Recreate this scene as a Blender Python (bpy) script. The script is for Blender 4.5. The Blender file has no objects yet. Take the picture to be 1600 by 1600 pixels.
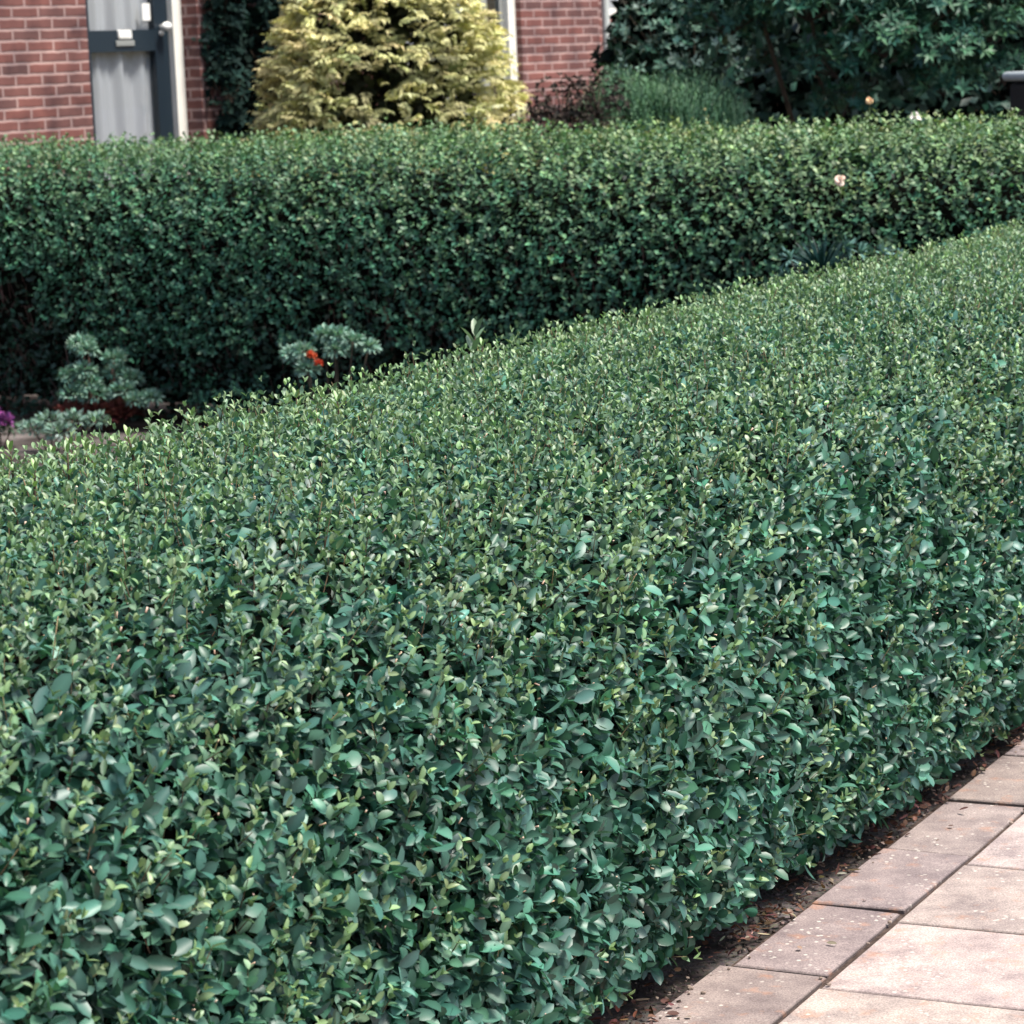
import bpy, bmesh, math
import numpy as np
from mathutils import Vector, Matrix

sc = bpy.context.scene
C = sc.collection
R = math.radians
rng = np.random.default_rng(7)

# ------------------------------------------------------------------ camera
cam_d = bpy.data.cameras.new('camera'); cam = bpy.data.objects.new('camera', cam_d); C.objects.link(cam)
cam_d.sensor_width = 36.0; cam_d.lens = 36.0 * 4578 / 1600; cam_d.clip_start = 0.1; cam_d.clip_end = 500
PITCH, ROLL = 0.15365, -0.04176
_f = Vector((0, math.cos(PITCH), -math.sin(PITCH))); _r = Vector((1, 0, 0)); _u = _r.cross(_f)
_c, _s = math.cos(ROLL), math.sin(ROLL)
_r2 = _r * _c + _u * _s; _u2 = _u * _c - _r * _s
cam.matrix_world = Matrix(((_r2.x, _u2.x, -_f.x, 0), (_r2.y, _u2.y, -_f.y, 0), (_r2.z, _u2.z, -_f.z, 1.6), (0, 0, 0, 1)))
cam_d.dof.use_dof = True; cam_d.dof.focus_distance = 5.1; cam_d.dof.aperture_fstop = 13
sc.camera = cam

# ------------------------------------------------------------------ sky, sun, exposure
SUN_EL, SUN_AZ = R(63), R(119)          # azimuth from +Y towards +X
w = bpy.data.worlds.new('World'); sc.world = w; w.use_nodes = True
nt = w.node_tree; bg = nt.nodes['Background']
sky = nt.nodes.new('ShaderNodeTexSky'); sky.sky_type = 'NISHITA'; sky.sun_disc = False
sky.sun_elevation = SUN_EL; sky.sun_rotation = SUN_AZ; sky.air_density = 1.0; sky.dust_density = 3.0; sky.ozone_density = 1.0
nt.links.new(sky.outputs[0], bg.inputs[0]); bg.inputs[1].default_value = 0.115
sl = bpy.data.lights.new('sun', 'SUN'); sl.energy = 3.5; sl.angle = R(14); sl.color = (1.0, 0.95, 0.87)
sun = bpy.data.objects.new('sun', sl); C.objects.link(sun)
sd = Vector((math.sin(SUN_AZ) * math.cos(SUN_EL), math.cos(SUN_AZ) * math.cos(SUN_EL), math.sin(SUN_EL)))
sun.rotation_euler = sd.to_track_quat('Z', 'Y').to_euler(); sun.location = (6, 3, 12)
sc.view_settings.view_transform = 'Standard'; sc.view_settings.look = 'None'
sc.view_settings.exposure = 1.0; sc.view_settings.gamma = 1.0
sc.cycles.max_bounces = 6; sc.cycles.transparent_max_bounces = 8
sc.cycles.caustics_reflective = False; sc.cycles.caustics_refractive = False

# ------------------------------------------------------------------ helpers
def tag(o, label=None, cat=None, group=None, kind=None):
    if label: o['label'] = label
    if cat: o['category'] = cat
    if group: o['group'] = group
    if kind: o['kind'] = kind
    return o

def thing(name, loc, label, cat, rz=0.0, group=None):
    o = bpy.data.objects.new(name, None); C.objects.link(o)
    o.location = loc; o.rotation_euler = (0, 0, rz); o.empty_display_size = 0.1
    return tag(o, label, cat, group)

def link(name, me, mat, parent=None, smooth=False):
    o = bpy.data.objects.new(name, me); C.objects.link(o)
    if mat: me.materials.append(mat)
    if parent: o.parent = parent
    if smooth: me.polygons.foreach_set('use_smooth', np.ones(len(me.polygons), bool))
    return o

def bm_obj(name, bm, mat, parent=None, smooth=False):
    me = bpy.data.meshes.new(name); bm.to_mesh(me); bm.free()
    return link(name, me, mat, parent, smooth)

def add_box(bm, x0, x1, y0, y1, z0, z1, bev=0.0, seg=1):
    m = Matrix.Translation(((x0 + x1) / 2, (y0 + y1) / 2, (z0 + z1) / 2)) @ Matrix.Diagonal((x1 - x0, y1 - y0, z1 - z0, 1))
    r = bmesh.ops.create_cube(bm, size=1.0, matrix=m)
    if bev > 0:
        es = list({e for v in r['verts'] for e in v.link_edges})
        bmesh.ops.bevel(bm, geom=es, offset=bev, segments=seg, affect='EDGES', profile=0.5)

def box(name, x0, x1, y0, y1, z0, z1, mat, parent=None, bev=0.0, seg=1):
    bm = bmesh.new(); add_box(bm, x0, x1, y0, y1, z0, z1, bev, seg)
    return bm_obj(name, bm, mat, parent)

def add_tube(bm, pts, rads, n=7):
    pts = [Vector(p) for p in pts]; rings = []
    for i, p in enumerate(pts):
        t = (pts[min(i + 1, len(pts) - 1)] - pts[max(i - 1, 0)]).normalized()
        a = t.cross(Vector((0.3, 0.2, 1)) if abs(t.z) < 0.9 else Vector((1, 0.2, 0))).normalized(); b = t.cross(a)
        rings.append([bm.verts.new(p + (a * math.cos(k * 2 * math.pi / n) + b * math.sin(k * 2 * math.pi / n)) * rads[i]) for k in range(n)])
    for i in range(len(rings) - 1):
        for k in range(n):
            bm.faces.new((rings[i][k], rings[i][(k + 1) % n], rings[i + 1][(k + 1) % n], rings[i + 1][k]))
    bm.faces.new(rings[0][::-1]); bm.faces.new(rings[-1])

def unit(v):
    return v / np.maximum(np.linalg.norm(v, axis=-1, keepdims=True), 1e-9)

def rand_dirs(n):
    return unit(rng.normal(size=(n, 3)))

_K = rng.normal(size=(10, 3)); _PH = rng.uniform(0, 6.28, 10)
def vnoise(P, freq, seed=0):
    """smooth pseudo random field, roughly -1..1"""
    out = np.zeros(len(P))
    for i in range(6):
        k = np.roll(_K[(i + seed) % 10], seed) * freq
        out += np.sin(P @ k + _PH[(i * 3 + seed) % 10] + seed)
    return out / 3.0

def np_mesh(name, V, F, col=None):
    """F: list of (n,k) int arrays"""
    me = bpy.data.meshes.new(name)
    me.vertices.add(len(V)); me.vertices.foreach_set('co', np.ascontiguousarray(V, np.float32).ravel())
    loops = np.concatenate([f.ravel() for f in F]).astype(np.int32)
    cnt = np.concatenate([np.full(len(f), f.shape[1], np.int32) for f in F])
    st = np.concatenate([[0], np.cumsum(cnt)[:-1]]).astype(np.int32)
    me.loops.add(len(loops)); me.loops.foreach_set('vertex_index', loops)
    me.polygons.add(len(cnt)); me.polygons.foreach_set('loop_start', st)
    me.update(calc_edges=True)
    me.polygons.foreach_set('use_smooth', np.ones(len(cnt), bool))
    if col is not None:
        a = me.attributes.new('leaf_colour', 'FLOAT_COLOR', 'POINT')
        cc = np.ones((len(V), 4), np.float32); cc[:, :3] = col
        a.data.foreach_set('color', cc.ravel())
    return me

TM_HI = ([0, .2, .5, .8, 1], [0, .76, 1.0, .76, 0])
TM_LO = ([0, .45, 1], [0, 1.0, 0])
def leaves(name, P, A, N, L, W, col, fold=0.35, curl=0.15, lo=False, mid=1.25, tipcol=None):
    """one mesh of many folded, curved leaves. P base, A axis, N upper side"""
    n = len(P)
    fold = np.broadcast_to(np.asarray(fold, float), (n,)); curl = np.broadcast_to(np.asarray(curl, float), (n,))
    L = np.broadcast_to(np.asarray(L, float), (n,)); W = np.broadcast_to(np.asarray(W, float), (n,))
    A = unit(A); N = unit(N - A * np.sum(A * N, 1, keepdims=True)); S = np.cross(A, N)
    ss, ww = TM_LO if lo else TM_HI
    verts = []; cols = []
    def pt(s, wv, side):
        h = wv * W / 2
        return (P + A * (s * L * (1 - 0.25 * curl * s))[:, None] + S * (side * h * np.cos(fold))[:, None]
                + N * (abs(side) * h * np.sin(fold) - curl * L * s * s)[:, None])
    base = col
    tc = col if tipcol is None else tipcol
    verts.append(pt(0, 0, 0)); cols.append(base * mid)
    for s, wv in zip(ss[1:-1], ww[1:-1]):
        cm = base * (1 - s) + tc * s
        for side in (-1, 0, 1):
            verts.append(pt(s, wv, side)); cols.append(cm * (mid if side == 0 else 1.0))
    verts.append(pt(1, 0, 0)); cols.append(tc)
    k = len(verts)
    V = np.stack(verts, 1).reshape(-1, 3); Cc = np.clip(np.stack(cols, 1).reshape(-1, 3), 0, 1)
    o = (np.arange(n) * k)[:, None]
    tri = [[0, 2, 1], [0, 3, 2]]; m = k - 1; b = m - 3
    tri += [[m, b, b + 1], [m, b + 1, b + 2]]
    quad = []
    for i in range(len(ss) - 3):
        a = 1 + 3 * i; c = a + 3
        quad += [[a, a + 1, c + 1, c], [a + 1, a + 2, c + 2, c + 1]]
    F = [(o + np.array(t)[None, :]) for t in tri] + [(o + np.array(q)[None, :]) for q in quad]
    F3 = np.concatenate(F[:len(tri)]); out = [F3]
    if quad: out.append(np.concatenate(F[len(tri):]))
    return np_mesh(name, V, out, Cc)

def twig_mesh(name, P0, P1, r0, r1, col0, col1):
    """many thin three sided twigs"""
    n = len(P0); T = unit(P1 - P0); a = unit(np.cross(T, np.array([[.31, .2, .92]]))); b = np.cross(T, a)
    vs = []; cs = []
    for P, r, c in ((P0, r0, col0), (P1, r1, col1)):
        for k in range(3):
            t = k * 2.0944
            vs.append(P + (a * math.cos(t) + b * math.sin(t)) * np.broadcast_to(r, (n,))[:, None]); cs.append(np.broadcast_to(c, (n, 3)))
    V = np.stack(vs, 1).reshape(-1, 3); Cc = np.stack(cs, 1).reshape(-1, 3)
    o = (np.arange(n) * 6)[:, None]
    q = np.concatenate([o + np.array(x)[None] for x in ([0, 1, 4, 3], [1, 2, 5, 4], [2, 0, 3, 5])])
    t = o + np.array([[3, 4, 5]])
    me = np_mesh(name, V, [q, t], Cc)
    return me

# ------------------------------------------------------------------ materials
def mat(name):
    m = bpy.data.materials.new(name); m.use_nodes = True
    return m, m.node_tree, m.node_tree.nodes['Principled BSDF']

def plain(name, col, rough=0.6, spec=0.5, metal=0.0, noise=0.0, scale=20.0, bump=0.0):
    m, t, b = mat(name)
    b.inputs['Roughness'].default_value = rough; b.inputs['Specular IOR Level'].default_value = spec; b.inputs['Metallic'].default_value = metal
    b.inputs['Base Color'].default_value = (*col, 1)
    if noise > 0 or bump > 0:
        tc = t.nodes.new('ShaderNodeTexCoord'); n = t.nodes.new('ShaderNodeTexNoise'); n.inputs['Scale'].default_value = scale; n.inputs['Detail'].default_value = 6
        t.links.new(tc.outputs['Object'], n.inputs['Vector'])
        if noise > 0:
            r = t.nodes.new('ShaderNodeValToRGB'); e = r.color_ramp.elements
            e[0].position = .3; e[1].position = .7
            e[0].color = (*[c * (1 - noise) for c in col], 1); e[1].color = (*[min(1, c * (1 + noise)) for c in col], 1)
            t.links.new(n.outputs['Fac'], r.inputs[0]); t.links.new(r.outputs[0], b.inputs['Base Color'])
        if bump > 0:
            bu = t.nodes.new('ShaderNodeBump'); bu.inputs['Strength'].default_value = bump; bu.inputs['Distance'].default_value = .01
            t.links.new(n.outputs['Fac'], bu.inputs['Height']); t.links.new(bu.outputs[0], b.inputs['Normal'])
    return m

def leafmat(name, rough=0.4, spec=0.5, trans=0.15, coat=0.0, tint=(1.1, 1.25, .7)):
    m, t, b = mat(name)
    at = t.nodes.new('ShaderNodeAttribute'); at.attribute_name = 'leaf_colour'
    b.inputs['Roughness'].default_value = rough; b.inputs['Specular IOR Level'].default_value = spec
    t.links.new(at.outputs['Color'], b.inputs['Base Color'])
    if trans > 0:
        tr = t.nodes.new('ShaderNodeBsdfTranslucent'); mx = t.nodes.new('ShaderNodeMixShader'); mu = t.nodes.new('ShaderNodeMix')
        mu.data_type = 'RGBA'; mu.blend_type = 'MULTIPLY'; mu.inputs[0].default_value = 1.0; mu.inputs[7].default_value = (*tint, 1)
        t.links.new(at.outputs['Color'], mu.inputs[6]); t.links.new(mu.outputs[2], tr.inputs[0])
        mx.inputs[0].default_value = trans
        t.links.new(b.outputs[0], mx.inputs[1]); t.links.new(tr.outputs[0], mx.inputs[2])
        t.links.new(mx.outputs[0], t.nodes['Material Output'].inputs[0])
    return m

M_PRIVET = leafmat('privet_leaf', rough=.44, spec=.55, trans=.2)
M_HEDGE = leafmat('hedge_leaf', rough=.5, spec=.4, trans=.15)
M_GOLD = leafmat('golden_foliage', rough=.6, spec=.3, trans=.2)
M_DARKLEAF = leafmat('evergreen_leaf', rough=.5, spec=.3, trans=.06)
M_SHADELEAF = leafmat('shade_and_dull_leaf', rough=.7, spec=.08, trans=.0)  # sheen cut to imitate deep shade on the evergreen; also a plain dull leaf
M_SOFT = leafmat('soft_leaf', rough=.65, spec=.25, trans=.15)
M_PETAL = leafmat('petal', rough=.6, spec=.2, trans=.25, tint=(1, 1, 1))
M_TWIG = leafmat('twig_bark', rough=.8, spec=.2, trans=0)
M_CORE = plain('shade_core', (.006, .006, .0045), .95, .02, noise=.5, scale=30)  # near black colour imitates the shade inside the hedges
M_BARK = plain('bark', (.07, .05, .035), .9, .2, noise=.4, scale=25, bump=.6)

# ground materials
def soil_material():
    m, t, b = mat('garden_soil')
    tc = t.nodes.new('ShaderNodeTexCoord')
    n1 = t.nodes.new('ShaderNodeTexNoise'); n1.inputs['Scale'].default_value = 5; n1.inputs['Detail'].default_value = 8
    n2 = t.nodes.new('ShaderNodeTexNoise'); n2.inputs['Scale'].default_value = 90; n2.inputs['Detail'].default_value = 5
    for n in (n1, n2): t.links.new(tc.outputs['Object'], n.inputs['Vector'])
    r = t.nodes.new('ShaderNodeValToRGB'); e = r.color_ramp.elements
    e[0].position = .42; e[0].color = (.04, .028, .024, 1); e[1].position = .68; e[1].color = (.16, .128, .115, 1)
    t.links.new(n1.outputs['Fac'], r.inputs[0])
    mx = t.nodes.new('ShaderNodeMix'); mx.data_type = 'RGBA'; mx.blend_type = 'OVERLAY'; mx.inputs[0].default_value = .7
    t.links.new(r.outputs[0], mx.inputs[6]); t.links.new(n2.outputs['Color'], mx.inputs[7])
    hs = t.nodes.new('ShaderNodeHueSaturation'); hs.inputs['Saturation'].default_value = .6
    t.links.new(mx.outputs[2], hs.inputs['Color']); t.links.new(hs.outputs[0], b.inputs['Base Color'])
    b.inputs['Roughness'].default_value = .95; b.inputs['Specular IOR Level'].default_value = .1
    bu = t.nodes.new('ShaderNodeBump'); bu.inputs['Strength'].default_value = .7; bu.inputs['Distance'].default_value = .01
    t.links.new(n2.outputs['Fac'], bu.inputs['Height']); t.links.new(bu.outputs[0], b.inputs['Normal'])
    return m

def paver_material():
    m, t, b = mat('concrete_paver')
    tc = t.nodes.new('ShaderNodeTexCoord'); at = t.nodes.new('ShaderNodeAttribute'); at.attribute_name = 'leaf_colour'
    def noise(scale, det=6, rough=.6):
        n = t.nodes.new('ShaderNodeTexNoise'); n.inputs['Scale'].default_value = scale; n.inputs['Detail'].default_value = det; n.inputs['Roughness'].default_value = rough
        t.links.new(tc.outputs['Object'], n.inputs['Vector']); return n
    def ramp(src, p0, c0, p1, c1):
        r = t.nodes.new('ShaderNodeValToRGB'); e = r.color_ramp.elements
        e[0].position = p0; e[0].color = c0; e[1].position = p1; e[1].color = c1
        t.links.new(src, r.inputs[0]); return r
    def mix(a, bb, fac, mode='MIX'):
        x = t.nodes.new('ShaderNodeMix'); x.data_type = 'RGBA'; x.blend_type = mode
        if isinstance(fac, float): x.inputs[0].default_value = fac
        else: t.links.new(fac, x.inputs[0])
        t.links.new(a, x.inputs[6])
        if isinstance(bb, tuple): x.inputs[7].default_value = bb
        else: t.links.new(bb, x.inputs[7])
        return x.outputs[2]
    g = noise(260, 4, .75); gr = ramp(g.outputs['Fac'], .32, (.55, .55, .56, 1), .68, (1.35, 1.33, 1.32, 1))
    c = mix(at.outputs['Color'], gr.outputs[0], 1.0, 'MULTIPLY')
    bl = noise(9, 7, .65); blr = ramp(bl.outputs['Fac'], .33, (.62, .60, .62, 1), .62, (1.12, 1.11, 1.08, 1))
    c = mix(c, blr.outputs[0], 1.0, 'MULTIPLY')
    st = noise(16, 5, .6); str_ = ramp(st.outputs['Fac'], .57, (0, 0, 0, 1), .72, (.5, .5, .5, 1))
    c = mix(c, (.42, .2, .11, 1), str_.outputs[0])
    vo = t.nodes.new('ShaderNodeTexVoronoi'); vo.inputs['Scale'].default_value = 55
    t.links.new(tc.outputs['Object'], vo.inputs['Vector'])
    vr = ramp(vo.outputs['Distance'], .14, (.75, .75, .75, 1), .27, (0, 0, 0, 1))
    pk = noise(7, 2, .5); pr = ramp(pk.outputs['Fac'], .48, (0, 0, 0, 1), .62, (1, 1, 1, 1))
    vfac = mix(vr.outputs[0], pr.outputs[0], 1.0, 'MULTIPLY')
    c = mix(c, (.6, .56, .5, 1), vfac)
    t.links.new(c, b.inputs['Base Color'])
    b.inputs['Roughness'].default_value = .9; b.inputs['Specular IOR Level'].default_value = .2
    bu = t.nodes.new('ShaderNodeBump'); bu.inputs['Strength'].default_value = .5; bu.inputs['Distance'].default_value = .003
    t.links.new(g.outputs['Fac'], bu.inputs['Height']); t.links.new(bu.outputs[0], b.inputs['Normal'])
    return m

def brick_material():
    m, t, b = mat('red_brick')
    tc = t.nodes.new('ShaderNodeTexCoord'); sp = t.nodes.new('ShaderNodeSeparateXYZ'); cb = t.nodes.new('ShaderNodeCombineXYZ')
    t.links.new(tc.outputs['Object'], sp.inputs[0])
    su = t.nodes.new('ShaderNodeMath'); su.operation = 'SUBTRACT'
    t.links.new(sp.outputs['X'], su.inputs[0]); t.links.new(sp.outputs['Y'], su.inputs[1])
    t.links.new(su.outputs[0], cb.inputs[0]); t.links.new(sp.outputs['Z'], cb.inputs[1])
    wv = t.nodes.new('ShaderNodeTexNoise'); wv.inputs['Scale'].default_value = 14; wv.inputs['Detail'].default_value = 2
    t.links.new(tc.outputs['Object'], wv.inputs['Vector'])
    wm = t.nodes.new('ShaderNodeVectorMath'); wm.operation = 'MULTIPLY_ADD'; wm.inputs[1].default_value = (.012, .012, 0)
    t.links.new(wv.outputs['Color'], wm.inputs[0]); t.links.new(cb.outputs[0], wm.inputs[2])
    br = t.nodes.new('ShaderNodeTexBrick'); t.links.new(wm.outputs[0], br.inputs['Vector'])
    br.inputs['Scale'].default_value = 1.0; br.inputs['Brick Width'].default_value = .22; br.inputs['Row Height'].default_value = .0625
    br.inputs['Mortar Size'].default_value = .0105; br.inputs['Mortar Smooth'].default_value = .6; br.inputs['Bias'].default_value = -.1
    br.inputs['Color1'].default_value = (.185, .078, .068, 1); br.inputs['Color2'].default_value = (.12, .066, .063, 1)
    br.inputs['Mortar'].default_value = (.35, .25, .235, 1)
    n = t.nodes.new('ShaderNodeTexNoise'); n.inputs['Scale'].default_value = 5; n.inputs['Detail'].default_value = 9
    t.links.new(tc.outputs['Object'], n.inputs['Vector'])
    r = t.nodes.new('ShaderNodeValToRGB'); e = r.color_ramp.elements
    e[0].position = .3; e[0].color = (.55, .56, .6, 1); e[1].position = .7; e[1].color = (1.4, 1.32, 1.25, 1)
    t.links.new(n.outputs['Fac'], r.inputs[0])
    mx = t.nodes.new('ShaderNodeMix'); mx.data_type = 'RGBA'; mx.blend_type = 'MULTIPLY'; mx.inputs[0].default_value = 1
    t.links.new(br.outputs['Color'], mx.inputs[6]); t.links.new(r.outputs[0], mx.inputs[7])
    t.links.new(mx.outputs[2], b.inputs['Base Color']); b.inputs['Roughness'].default_value = .85; b.inputs['Specular IOR Level'].default_value = .2
    bu = t.nodes.new('ShaderNodeBump'); bu.invert = True; bu.inputs['Strength'].default_value = .6; bu.inputs['Distance'].default_value = .006
    t.links.new(br.outputs['Fac'], bu.inputs['Height']); t.links.new(bu.outputs[0], b.inputs['Normal'])
    return m

def glass_material():
    m, t, b = mat('window_glass'); t.nodes.remove(b)
    tr = t.nodes.new('ShaderNodeBsdfTransparent'); tr.inputs[0].default_value = (.93, .95, .95, 1)
    gl = t.nodes.new('ShaderNodeBsdfGlossy'); gl.inputs['Roughness'].default_value = .02
    lw = t.nodes.new('ShaderNodeLayerWeight'); pw = t.nodes.new('ShaderNodeMath'); pw.operation = 'POWER'; pw.inputs[1].default_value = 4.0
    fr = t.nodes.new('ShaderNodeMath'); fr.operation = 'MULTIPLY_ADD'; fr.inputs[1].default_value = .6; fr.inputs[2].default_value = .09
    t.links.new(lw.outputs['Facing'], pw.inputs[0]); t.links.new(pw.outputs[0], fr.inputs[0])
    mx = t.nodes.new('ShaderNodeMixShader'); t.links.new(fr.outputs[0], mx.inputs[0]); t.links.new(tr.outputs[0], mx.inputs[1]); t.links.new(gl.outputs[0], mx.inputs[2])
    t.links.new(mx.outputs[0], t.nodes['Material Output'].inputs[0]); return m

M_SOIL = soil_material(); M_PAVER = paver_material(); M_BRICK = brick_material(); M_GLASS = glass_material()
M_SAND = plain('joint_sand', (.07, .05, .042), .95, .1, noise=.5, scale=60)
M_WHITE = plain('white_paint', (.8, .78, .71), .5, .4, noise=.06, scale=6)
M_DARKPAINT = plain('dark_blue_paint', (.012, .022, .032), .35, .5)
M_CURTAIN = plain('net_curtain', (.60, .59, .63), .9, .1)
M_PORC = plain('white_enamel', (.85, .84, .8), .3, .5)
M_STEEL = plain('grey_metal', (.32, .33, .31), .45, .5, metal=.3)
M_PIPE = plain('grey_pipe', (.5, .53, .5), .5, .4)
M_DARK = plain('dark_interior', (.02, .02, .022), .9, .1)
M_TILE = plain('roof_tile', (.16, .06, .045), .8, .2, noise=.3, scale=10)
M_BIN = plain('dark_plastic', (.008, .011, .018), .6, .3)
M_BINLID = plain('pale_metal', (.42, .46, .48), .3, .5)

# ------------------------------------------------------------------ ground and pavement
bm = bmesh.new(); bmesh.ops.create_grid(bm, x_segments=1, y_segments=1, size=120, matrix=Matrix.Translation((0, 40, -.035)))
tag(bm_obj('ground', bm, M_SOIL), kind='structure')

TH = R(26.67); D = np.array([math.sin(TH), math.cos(TH), 0]); NN = np.array([math.cos(TH), -math.sin(TH), 0])
O = np.array([.3496, 4.996, 0.])
def tilepos(a, b, z=0): return O + NN * a + D * b + np.array([0, 0, z])
def build_pavement():
    V = []; F = []; Cc = []
    tl = .40702; gap = .0065
    cols = [(0.0, .1907, 0.0)]
    a = .1907
    for i in range(10): cols.append((a, a + .4, -.065 + .13 * (i % 2))); a += .4
    for ci, (a0, a1, off) in enumerate(cols):
        for k in range(-14, 32):
            b0 = k * tl + off; b1 = b0 + tl
            dz = rng.normal(0, .0009, 4) + rng.normal(0, .0009)
            g2 = gap * rng.uniform(.6, 1.3); bv = .004
            ja = rng.normal(0, .0015, 4)
            al = a0 - (.022 if (ci == 0 and k < 0) else 0)
            ra = [(al + g2, b0 + g2), (a1 - g2, b0 + g2), (a1 - g2, b1 - g2), (al + g2, b1 - g2)]
            ctr = ((a0 + a1) / 2, (b0 + b1) / 2)
            o = len(V)
            for i, (x, y) in enumerate(ra): V.append(tilepos(x + ja[i], y + ja[-i], -.05))
            for i, (x, y) in enumerate(ra): V.append(tilepos(x + ja[i], y + ja[-i], dz[i] - .003))
            for i, (x, y) in enumerate(ra):
                xx = x + bv * np.sign(ctr[0] - x); yy = y + bv * np.sign(ctr[1] - y)
                V.append(tilepos(xx + ja[i], yy + ja[-i], dz[i]))
            for i in range(4):
                j = (i + 1) % 4
                F.append((o + i, o + j, o + 4 + j, o + 4 + i)); F.append((o + 4 + i, o + 4 + j, o + 8 + j, o + 8 + i))
            F.append((o + 8, o + 9, o + 10, o + 11))
            base = np.array([.275, .23, .22]) if ci == 0 else np.array([.38, .32, .298])
            c = base * rng.normal(1, .06) * np.array([1, rng.normal(1, .02), rng.normal(1, .025)])
            Cc += [c * .3] * 4 + [c * .45] * 4 + [c] * 4
    me = np_mesh('pavement', np.array(V), [np.array(F)], np.array(Cc))
    me.polygons.foreach_set('use_smooth', np.zeros(len(me.polygons), bool))
    return tag(link('pavement', me, M_PAVER), kind='structure')
build_pavement()
# sand bed under the slabs and the sandy strip beside the hedge
def strip(name, a0, a1, b0, b1, z, m, nx=2, ny=2, amp=0.0):
    A_, B_ = np.meshgrid(np.linspace(a0, a1, nx), np.linspace(b0, b1, ny), indexing='ij')
    P = O + NN * A_.reshape(-1, 1) + D * B_.reshape(-1, 1); P[:, 2] = z + (amp * vnoise(P, 9, 2) if amp else 0)
    i = np.arange((nx - 1) * (ny)).reshape(nx - 1, ny)[:, :-1].ravel()
    F = np.stack([i, i + ny, i + ny + 1, i + 1], 1)
    me = np_mesh(name, P, [F]); return tag(link(name, me, m), kind='structure')
strip('paving_bed', -.004, 4.2, -5.7, 13.2, -.008, M_SAND)
strip('soil_strip', -1.4, -.002, -5.7, 13.2, -.012, M_SOIL, 60, 260, .007)

# ------------------------------------------------------------------ hedges
def resample(poly, n):
    poly = np.array(poly, float); seg = np.linalg.norm(np.diff(poly, axis=0), axis=1); s = np.concatenate([[0], np.cumsum(seg)])
    t = np.linspace(0, s[-1], n); return np.stack([np.interp(t, s, poly[:, i]) for i in range(2)], 1), s[-1]

def smooth_poly(poly, it=3):
    p = np.array(poly, float)
    for _ in range(it):
        q = [p[0]]
        for i in range(len(p) - 1): q += [p[i] * .75 + p[i + 1] * .25, p[i] * .25 + p[i + 1] * .75]
        q.append(p[-1]); p = np.array(q)
    return p

def r2(n, off=0.0):
    k = np.arange(n) + 1; a = (off + k * 0.7548776662466927) % 1; b = (off * 1.7 + k * 0.5698402909980532) % 1
    return (a + rng.normal(0, .0006, n)) % 1, b

class Hedge:
    """near edge line + across direction; profile in (across, z)"""
    def __init__(s, origin, dirn, across, length, profile, wob):
        s.o = np.array([origin[0], origin[1], 0.]); s.d = np.array([dirn[0], dirn[1], 0.]); s.a = np.array([across[0], across[1], 0.])
        s.d /= np.linalg.norm(s.d); s.a /= np.linalg.norm(s.a); s.len = length; s.wob = wob
        s.prof, s.arc = resample(smooth_poly(profile), 120)
        t = np.gradient(s.prof, axis=0); t /= np.linalg.norm(t, axis=1, keepdims=True)
        s.nrm = np.stack([-t[:, 1], t[:, 0]], 1)
    def at(s, t, f, inset=0.0):
        """t metres along, f 0..1 along the profile"""
        x = f * 119; q = np.stack([np.interp(x, np.arange(120), s.prof[:, i]) for i in range(2)], 1)
        n = np.stack([np.interp(x, np.arange(120), s.nrm[:, i]) for i in range(2)], 1)
        N = s.a * n[:, :1] + np.array([0, 0, 1.]) * n[:, 1:]
        P = s.o + s.d * t[:, None] + s.a * q[:, :1] + np.array([0, 0, 1.]) * q[:, 1:]
        P = P + N * (s.wob * vnoise(P, 3.2, 1) + s.wob * .6 * vnoise(P, 9, 3))[:, None] - N * np.broadcast_to(inset, (len(P),))[:, None]
        return P, unit(N)
    def core(s, name, inset, parent):  # solid inset sheet added to stop see-through, interior shade painted on
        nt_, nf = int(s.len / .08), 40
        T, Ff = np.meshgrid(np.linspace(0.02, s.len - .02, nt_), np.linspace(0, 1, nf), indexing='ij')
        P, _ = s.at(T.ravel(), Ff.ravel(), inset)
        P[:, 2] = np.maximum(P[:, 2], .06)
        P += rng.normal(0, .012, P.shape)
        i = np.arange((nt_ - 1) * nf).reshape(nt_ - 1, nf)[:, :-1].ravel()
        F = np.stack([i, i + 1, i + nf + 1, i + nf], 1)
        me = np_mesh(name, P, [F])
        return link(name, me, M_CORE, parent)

UP = np.array([[0, 0, 1.]])

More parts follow.
